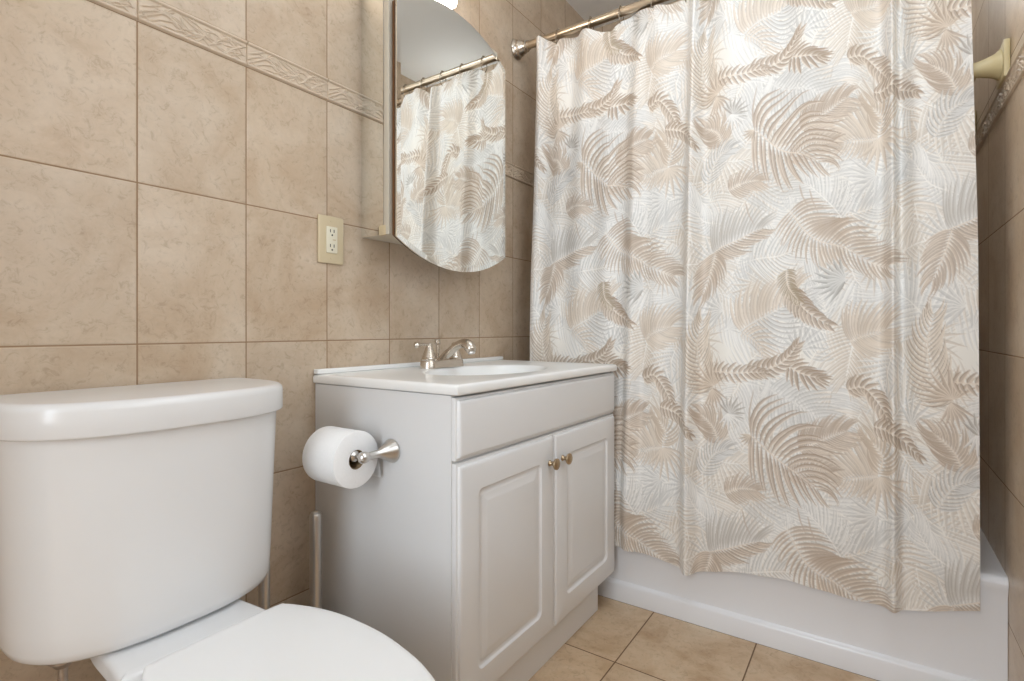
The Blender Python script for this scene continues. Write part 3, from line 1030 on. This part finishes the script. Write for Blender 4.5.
prof = [(RXc + (RR + 0.0006) * math.cos(a), RZc + (RR + 0.0006) * math.sin(a)) for a in np.linspace(1.2, 0.02, 12)]
prof += [(RXc + RR + 0.0016, RZc - 0.015), (RXc + RR + 0.0042, RZc - 0.030), (RXc + RR + 0.0072, RZc - 0.053)]
loops = []
for off in (0.0, 0.0004):
    for y in (RYA + 0.001, RYB - 0.001):
        pass
A = [bm.verts.new((x + 0.0, RYA + 0.001, z)) for x, z in prof]
B = [bm.verts.new((x + 0.0, RYB - 0.001, z)) for x, z in prof]
for k in range(len(prof) - 1):
    bm.faces.new((A[k], A[k + 1], B[k + 1], B[k]))
bmesh.ops.solidify(bm, geom=bm.faces[:], thickness=-0.0004)
obj('loose_sheet', bm, M['paper'], roll, 60)

# ------------------------------------------------------------------ outlet
oc = thing('wall_outlet', 'ivory electrical outlet plate on the tiled wall left of the mirror', 'outlet', (0.8595, 0, 1.112))
ox, oz = 0.8595, 1.1115
bm = bmesh.new()
box(bm, ox - 0.0385, ox + 0.0385, -0.0065, -0.0005, oz - 0.0605, oz + 0.0605, 0.0032, 3)
pl_ = obj('cover_plate', bm, M['ivory'], oc, 40)
bm = bmesh.new()
box(bm, ox - 0.0165, ox + 0.0165, -0.0095, -0.0064, oz - 0.0335, oz + 0.0335, 0.0012, 2)
rc = obj('receptacle', bm, M['almond'], oc, 40, label='pale almond receptacle insert')
for dz in (-0.020, 0.0175):
    for dx in (-0.0055, 0.0055):
        bm = bmesh.new()
        box(bm, ox + dx - 0.0011, ox + dx + 0.0011, -0.0099, -0.0090, oz + dz + 0.001, oz + dz + 0.009)
        obj('slot', bm, M['slot'], rc, 0)
    bm = bmesh.new()
    lathe(bm, [(0, 0), (0.0024, 0), (0.0024, 0.0009), (0, 0.0009)], (ox, -0.0090, oz + dz - 0.0055), (0, -1, 0), 14)
    obj('ground_hole', bm, M['slot'], rc, 0)
for dx in (-0.007, 0.0065):
    bm = bmesh.new()
    box(bm, ox + dx - 0.0048, ox + dx + 0.0048, -0.0101, -0.0094, oz - 0.0012, oz + 0.0018, 0.0003, 1)
    obj('button', bm, M['ivory'] if dx > 0 else M['almond'], rc, 40)
for dz in (-0.0475, 0.0475):
    bm = bmesh.new()
    lathe(bm, [(0, 0), (0.0030, 0), (0.0026, 0.0009), (0, 0.0012)], (ox, -0.0064, oz + dz), (0, -1, 0), 16)
    obj('screw', bm, M['ivory'], oc, 40)

# ------------------------------------------------------------------ mirror cabinet
MX0, MX1 = 0.9585, 1.4445
MB, MT = 1.1325, 1.755
MD = -0.110
mc = thing('mirror_cabinet', 'arched mirror medicine cabinet with mirrored side hung above the sink', 'medicine cabinet', (1.2, 0, 1.13))
bm = bmesh.new()
box(bm, MX0 + 0.004, MX1 - 0.004, MD, -0.001, MB, MT + 0.055, 0.001, 1)
obj('cabinet_box', bm, M['cab_white'], mc)
for xx, sg in ((MX0 + 0.0038, -1), (MX1 - 0.0038, 1)):
    bm = bmesh.new()
    xa, xb = sorted((xx, xx + sg * 0.0036))
    box(bm, xa, xb, MD + 0.022, -0.001, MB - 0.0005, MT + 0.055, 0.0004, 1)
    obj('side_mirror', bm, M['mirror'], mc)
bm = bmesh.new()
box(bm, MX0 - 0.0005, MX0 + 0.0035, MD - 0.0005, MD + 0.020, MB - 0.001, MT + 0.055, 0.001, 2)
obj('edge_trim', bm, M['cab_white'], mc, 40)
bm = bmesh.new()
box(bm, MX0 - 0.0014, MX0 + 0.006, MD + 0.012, MD + 0.038, MB - 0.0016, MB + 0.024, 0.001, 2)
obj('corner_clip', bm, M['ivory'], mc, 40)

def arch(x0, x1, zb, zt, sag, ins, y, n=40):
    """outline with straight sides and bowed top and bottom"""
    w = (x1 - x0) / 2
    R = (w * w + sag * sag) / (2 * sag)
    cx = (x0 + x1) / 2
    Ri = R - ins
    wi = w - ins
    out = []
    zc = zb - sag + R
    a = math.asin(wi / Ri)
    for k in range(n + 1):
        t = -a + 2 * a * k / n
        out.append((cx + Ri * math.sin(t), y, zc - Ri * math.cos(t)))
    zc2 = zt + sag - R
    for k in range(n + 1):
        t = a - 2 * a * k / n
        out.append((cx + Ri * math.sin(t), y, zc2 + Ri * math.cos(t)))
    return out


YM = -0.139
bm = bmesh.new()
loft(bm, [arch(MX0 + 0.006, MX1 - 0.006, MB - 0.005, MT - 0.012, 0.066, 0.004, MD - 0.0015), arch(MX0 + 0.006, MX1 - 0.006, MB - 0.005, MT - 0.012, 0.066, 0.004, -0.1285)])
door = obj('door_core', bm, M['wood'], mc, 40)
bm = bmesh.new()
loft(bm, [arch(MX0 + 0.0008, MX1 - 0.0008, MB - 0.010, MT - 0.010, 0.068, 0.0012, -0.1283), arch(MX0 + 0.0008, MX1 - 0.0008, MB - 0.010, MT - 0.010, 0.068, 0.0012, -0.1340)])
obj('backing', bm, M['black'], door, 40)
bm = bmesh.new()
loft(bm, [arch(MX0, MX1, MB - 0.010, MT - 0.010, 0.068, 0.0, -0.1338), arch(MX0, MX1, MB - 0.010, MT - 0.010, 0.068, 0.0, -0.1384),
          arch(MX0, MX1, MB - 0.010, MT - 0.010, 0.068, 0.0135, YM)])
obj('mirror', bm, M['mirror'], door, 0.5)

# ------------------------------------------------------------------ towel bar on the right wall
tb = thing('towel_bar', 'cream metal towel bar with square plate on the right wall by the curtain', 'towel bar', (1.65, YR, 1.494))
for px_ in (1.648, 2.12):
    bm = bmesh.new()
    box(bm, px_ - 0.043, px_ + 0.043, YR + 0.0005, YR + 0.0125, 1.494 - 0.042, 1.494 + 0.042, 0.003, 2)
    pt_ = obj('wall_plate', bm, M['brass_cream'], tb, 40)
    bm = bmesh.new()
    lathe(bm, [(0, 0), (0.033, 0), (0.0325, 0.004), (0.027, 0.010), (0.0225, 0.022), (0.0185, 0.036), (0.0168, 0.050), (0.0160, 0.056), (0, 0.057)],
          (px_, YR + 0.0122, 1.494), (0, 1, 0), 28)
    obj('post', bm, M['brass_cream'], pt_, 50)
bm = bmesh.new()
lathe(bm, [(0, 0), (0.0085, 0), (0.0085, 0.46), (0, 0.46)], (1.654, YR + 0.056, 1.494), (1, 0, 0), 20)
obj('bar', bm, M['brass_cream'], tb, 40)

# ------------------------------------------------------------------ toilet
TCX = 0.4130
toi = thing('toilet', 'white ceramic toilet with closed lid beside the vanity', 'toilet', (TCX, -0.35, 0))


def tank_plan(a, yc, b_, z, yback=-0.012, nexp=2.6, rb=0.02):
    out = []
    for k in range(61):
        t = PI * k / 60
        c, s = math.cos(t), math.sin(t)
        out.append((TCX + a * math.copysign(abs(c) ** (2 / nexp), c), yc - b_ * abs(s) ** (2 / nexp), z))
    # left side going back, corner, back edge, corner
    for k in range(7):
        t = PI / 2 * k / 6
        out.append((TCX - a + rb - rb * math.cos(t), yback - rb + rb * math.sin(t), z))
    for k in range(7):
        t = PI / 2 * k / 6
        out.append((TCX + a - rb + rb * math.sin(t), yback - rb + rb * math.cos(t), z))
    return out


bm = bmesh.new()
loops = []
for z, a, b_ in ((0.403, 0.168, 0.114), (0.405, 0.182, 0.128), (0.411, 0.190, 0.1355), (0.422, 0.1935, 0.139), (0.45, 0.1950, 0.1405), (0.55, 0.1985, 0.144), (0.65, 0.202, 0.148), (0.7298, 0.205, 0.151)):
    loops.append(tank_plan(a, -0.098, b_, z, -0.014))
loft(bm, loops)
obj('tank', bm, M['ceramic'], toi, 50)
bm = bmesh.new()
loops = []
for z, dd in ((0.730, 0.003), (0.731, 0.001), (0.7335, 0.0), (0.768, 0.0), (0.772, 0.0008), (0.7755, 0.0026), (0.7780, 0.0056), (0.7795, 0.0100), (0.7800, 0.016)):
    loops.append(tank_plan(0.2150 - dd, -0.098, 0.163 - dd, z, -0.008 - dd * 0.3))
loft(bm, loops)
obj('tank_lid', bm, M['ceramic'], toi, 50)
# bowl with its rear deck
half = [(-0.095, 0.082), (-0.15, 0.090), (-0.215, 0.094), (-0.255, 0.098), (-0.285, 0.108), (-0.33, 0.128), (-0.40, 0.134), (-0.47, 0.137), (-0.54, 0.132), (-0.60, 0.118), (-0.655, 0.098), (-0.70, 0.066), (-0.728, 0.0)]


def outline(half, sc, z, dy=0.0, kx=1.0):
    pts = [(w * kx, y) for y, w in half]
    sm = spline(pts, 5)
    R_ = [(TCX + 0.007 + (p[0] - 0.008) * sc if p[0] > 0.01 else TCX + 0.007 + p[0], p[1] + dy, z) for p in sm]
    L2 = [(TCX + 0.007 - (p[0] - 0.008) * sc if p[0] > 0.01 else TCX + 0.007 - p[0], p[1] + dy, z) for p in sm[:-1]][::-1]
    return R_ + L2


def bowl_half(f):
    # towards the foot the bowl narrows and pulls back
    return [(y * (1 - 0.30 * f) if y < -0.3 else y, w * (1 - 0.42 * f * (1 if y < -0.26 else 0.35))) for y, w in half]


bm = bmesh.new()
loops = []
for f, z in ((0.62, 0.0005), (0.62, 0.02), (0.70, 0.05), (0.80, 0.14), (0.60, 0.22), (0.30, 0.29), (0.08, 0.340), (0.01, 0.368), (0.0, 0.378)):
    loops.append(outline(bowl_half(f), 0.985, z))
loops.append(outline(bowl_half(0), 0.97, 0.3850))
loops.append(outline(bowl_half(0), 0.93, 0.3870, 0.002))
loft(bm, loops)
obj('bowl', bm, M['ceramic'], toi, 60)
bm = bmesh.new()
dk = [(0.092, -0.10), (0.1015, -0.16), (0.1045, -0.205), (0.106, -0.232), (0.109, -0.262), (0.110, -0.285), (0.104, -0.296), (0.0, -0.300)]


def deck(ins, z):
    sm = spline([(a - ins, y + ins * 0.7) for a, y in dk[:-1]] + [(0.0, dk[-1][1] + ins * 0.7)], 5)
    return [(TCX - 0.001 + p[0], p[1], z) for p in sm] + [(TCX - 0.001 - p[0], p[1], z) for p in sm[:-1]][::-1]


loft(bm, [deck(0.0, 0.372), deck(0.0, 0.3905), deck(0.0015, 0.396), deck(0.005, 0.3995), deck(0.010, 0.4008)])
obj('deck', bm, M['ceramic'], toi, 60)
lidp = [(-0.314, 0.0), (-0.314, 0.060), (-0.3155, 0.099), (-0.322, 0.1065), (-0.346, 0.1175), (-0.385, 0.1305), (-0.43, 0.1385), (-0.48, 0.1405), (-0.53, 0.1385), (-0.58, 0.1305), (-0.63, 0.118), (-0.68, 0.0965), (-0.72, 0.066), (-0.738, 0.034), (-0.743, 0.0)]


def lid_loop(ins, z):
    R_ = []
    cy = -0.53
    for y, w in lidp:
        k = 1 - ins / 0.14
        R_.append((w * k, cy + (y - cy) * (1 - ins / 0.21)))
    sm = spline(R_[1:-1], 6)
    sm = [np.array(R_[0])] + sm + [np.array(R_[-1])]
    return [(TCX + 0.0100 + p[0], p[1], z) for p in sm] + [(TCX + 0.0100 - p[0], p[1], z) for p in sm[1:-1]][::-1]


bm = bmesh.new()
loft(bm, [lid_loop(0.012, 0.3880), lid_loop(0.005, 0.3885), lid_loop(0.0035, 0.391), lid_loop(0.0035, 0.400), lid_loop(0.006, 0.4025)])
obj('seat', bm, M['seat_plastic'], toi, 50)
bm = bmesh.new()
loft(bm, [lid_loop(0.005, 0.4030), lid_loop(0.0010, 0.4042), lid_loop(0.0, 0.4065), lid_loop(0.0, 0.4135), lid_loop(0.0006, 0.4160), lid_loop(0.0022, 0.4182), lid_loop(0.0050, 0.4196), lid_loop(0.012, 0.4203), lid_loop(0.05, 0.4208)])
obj('lid', bm, M['seat_plastic'], toi, 50)
for sg in (-1, 1):
    bm = bmesh.new()
    lathe(bm, [(0, 0), (0.006, 0), (0.007, 0.002), (0.007, 0.030), (0.006, 0.032), (0, 0.032)], (TCX + 0.01 + sg * 0.070 - 0.016, -0.3205, 0.4040), (1, 0, 0), 18)
    obj('hinge', bm, M['seat_plastic'], toi, 40)

# water supply ---------------------------------------------------------------
ws = thing('water_supply', 'braided metal supply hose and shutoff valve under the toilet tank', 'water supply', (0.29, 0, 0.15))
sx_, sy_ = 0.277, -0.150
bm = bmesh.new()
lathe(bm, [(0, 0), (0.015, 0), (0.017, 0.002), (0.017, 0.012), (0.0135, 0.015), (0.0095, 0.021), (0, 0.021)], (sx_, sy_, 0.4025), (0, 0, -1), 14)
obj('coupling_nut', bm, M['hose'], ws, 30)
bm = bmesh.new()
tube(bm, spline([(sx_, sy_, 0.382), (sx_, sy_, 0.33), (sx_ - 0.004, sy_ + 0.015, 0.26), (sx_ - 0.004, -0.062, 0.205), (sx_ - 0.004, -0.055, 0.172)], 8), 0.0062, 14)
obj('hose', bm, M['hose'], ws, 60)
bm = bmesh.new()
lathe(bm, [(0, 0.0005), (0.028, 0.0005), (0.026, 0.005), (0.010, 0.008), (0.010, 0.045), (0.015, 0.047), (0.015, 0.066), (0.0, 0.068)], (sx_ - 0.004, 0, 0.155), (0, -1, 0), 20)
lathe(bm, [(0, 0), (0.0095, 0), (0.0095, 0.022), (0, 0.022)], (sx_ - 0.004, -0.055, 0.158), (0, 0, 1), 14)
vb = obj('valve', bm, M['nickel'], ws, 40)
bm = bmesh.new()
lathe(bm, [(0, 0), (0.013, 0), (0.016, 0.003), (0.016, 0.012), (0, 0.014)], (sx_ - 0.004, -0.0685, 0.155), (0, -1, 0), 12)
obj('valve_handle', bm, M['nickel'], vb, 30)

# toilet brush and plunger between toilet and vanity ---------------------------
bx_, by_ = 0.7635, -0.076
br = thing('toilet_brush', 'tall brushed steel toilet brush handle standing against the vanity side', 'toilet brush', (bx_, by_, 0))
bm = bmesh.new()
lathe(bm, [(0, 0.0005), (0.043, 0.0005), (0.045, 0.004), (0.045, 0.195), (0.043, 0.199), (0.014, 0.201), (0, 0.201)], (bx_, by_, 0), n=32)
obj('canister', bm, M['satin'], br, 40)
bm = bmesh.new()
lathe(bm, [(0, 0.201), (0.0138, 0.201), (0.0138, 0.446), (0.0130, 0.4535), (0.0100, 0.4590), (0.005, 0.4615), (0, 0.462)], (bx_, by_, 0), n=28)
obj('handle', bm, M['satin'], br, 50)
px2, py2 = 0.6410, -0.070
pg = thing('plunger', 'plunger with slim steel handle behind the right side of the toilet', 'plunger', (px2, py2, 0))
bm = bmesh.new()
lathe(bm, [(0, 0.13), (0.0115, 0.13), (0.0115, 0.384), (0.0108, 0.389), (0.007, 0.3935), (0, 0.395)], (px2, py2, 0), n=24)
obj('handle', bm, M['satin'], pg, 50)
bm = bmesh.new()
lathe(bm, [(0, 0.0005), (0.052, 0.0005), (0.056, 0.010), (0.054, 0.035), (0.044, 0.062), (0.026, 0.084), (0.017, 0.10), (0.0155, 0.14), (0, 0.14)], (px2, py2, 0), n=32)
obj('rubber_cup', bm, M['rubber'], pg, 50)

# ------------------------------------------------------------------ vanity lamp, then lights added to fill the room
vl = thing('vanity_light', 'frosted glass light bar on the wall above the mirror cabinet', 'light fixture', (1.13, 0, 1.92))
bm = bmesh.new()
box(bm, 0.955, 1.315, -0.028, -0.0005, 1.890, 1.985, 0.006, 2)
obj('wall_bar', bm, M['nickel'], vl, 40)
bm = bmesh.new()
box(bm, 0.985, 1.252, -0.098, -0.029, 1.868, 1.968, 0.012, 3)
obj('glass_shade', bm, glow('warm_lamp_glass', (1.0, 0.93, 0.85, 1), 15.0), vl, 40)

clt = thing('ceiling_fill_light', 'unseen round frosted flush mount fill lamp added on the ceiling', 'light fixture', (0.95, -0.98, CEIL))  # unseen lamp, added to light the room from above
bm = bmesh.new()
lathe(bm, [(0, 0.0005), (0.31, 0.0005), (0.315, 0.012), (0.305, 0.024), (0, 0.024)], (0.95, -0.98, CEIL), (0, 0, -1), 48)
obj('pan', bm, M['nickel'], clt, 40)
bm = bmesh.new()
lathe(bm, [(0, 0.024), (0.298, 0.024), (0.288, 0.045), (0.230, 0.072), (0.12, 0.088), (0, 0.091)], (0.95, -0.98, CEIL), (0, 0, -1), 48)
obj('diffuser', bm, glow('ceiling_fill_glow', (0.80, 0.905, 1.0, 1), 8.0), clt, 60)


bm = bmesh.new()
for x_ in (WX0, (WX0 + WX1) / 2 - 0.02, WX1 - 0.04):
    box(bm, x_, x_ + 0.04, YR - 0.07, YR - 0.03, WZ0, WZ1, 0.003, 1)
for z_ in (WZ0, (WZ0 + WZ1) / 2 - 0.02, WZ1 - 0.04):
    box(bm, WX0, WX1, YR - 0.068, YR - 0.032, z_, z_ + 0.04, 0.003, 1)
fill_win = structure('fill_window_1', bm, M['cab_white'])  # unseen window, added so its glowing pane lights the fronts
bm = bmesh.new()
box(bm, WX0 + 0.005, WX1 - 0.005, YR - 0.055, YR - 0.050, WZ0 + 0.005, WZ1 - 0.005)
obj('fill_pane', bm, glow('fill_pane_glow', (0.80, 0.905, 1.0, 1), 2.1), fill_win, 0)


shl = thing('alcove_fill_light', 'unseen frosted fill lamp added high on the far wall above the bathtub', 'light fixture', (XF, -1.08, 2.02))  # hidden lamp, added to brighten the ceiling over the tub
bm = bmesh.new()
lathe(bm, [(0, 0.0005), (0.060, 0.0005), (0.062, 0.008), (0.055, 0.022), (0, 0.022)], (XF, -1.08, 2.02), (-1, 0, 0), 28)
obj('base', bm, M['nickel'], shl, 40)
bm = bmesh.new()
lathe(bm, [(0, 0.022), (0.050, 0.022), (0.066, 0.045), (0.072, 0.075), (0.066, 0.105), (0.045, 0.130), (0.02, 0.140), (0, 0.141)], (XF, -1.08, 2.02), (-1, 0, 0), 28)
obj('glass_globe', bm, glow('alcove_fill_glow', (0.86, 0.93, 0.97, 1), 12.0), shl, 60)


def area(name, loc, direction, sx, sy, power, col=(1, 1, 1)):
    ld = bpy.data.lights.new(name, 'AREA')
    ld.shape = 'RECTANGLE'
    ld.size, ld.size_y = sx, sy
    ld.energy = power
    ld.color = col
    o = bpy.data.objects.new(name, ld)
    COL.objects.link(o)
    o.location = loc
    o.rotation_euler = Vector(direction).to_track_quat('-Z', 'Y').to_euler()
    return o


# added fill light in the hall shining through the doorway behind the camera
area('hall_fill', (XB - 1.15, -1.0, 1.35), (1, 0.05, -0.05), 0.9, 1.9, 41.0, (0.80, 0.905, 1.0))

w = bpy.data.worlds.new('world')
w.use_nodes = True
w.node_tree.nodes['Background'].inputs['Color'].default_value = (0.9, 0.95, 1.0, 1)
w.node_tree.nodes['Background'].inputs['Strength'].default_value = 0.3
SC.world = w

vs = SC.view_settings
vs.view_transform = 'Standard'
vs.look = 'None'
vs.gamma = 1.0
vs.use_curve_mapping = False
vs.exposure = 0.0
SC.cycles.max_bounces = 10
SC.cycles.diffuse_bounces = 6
SC.cycles.glossy_bounces = 6
SC.cycles.caustics_reflective = False
SC.cycles.caustics_refractive = False
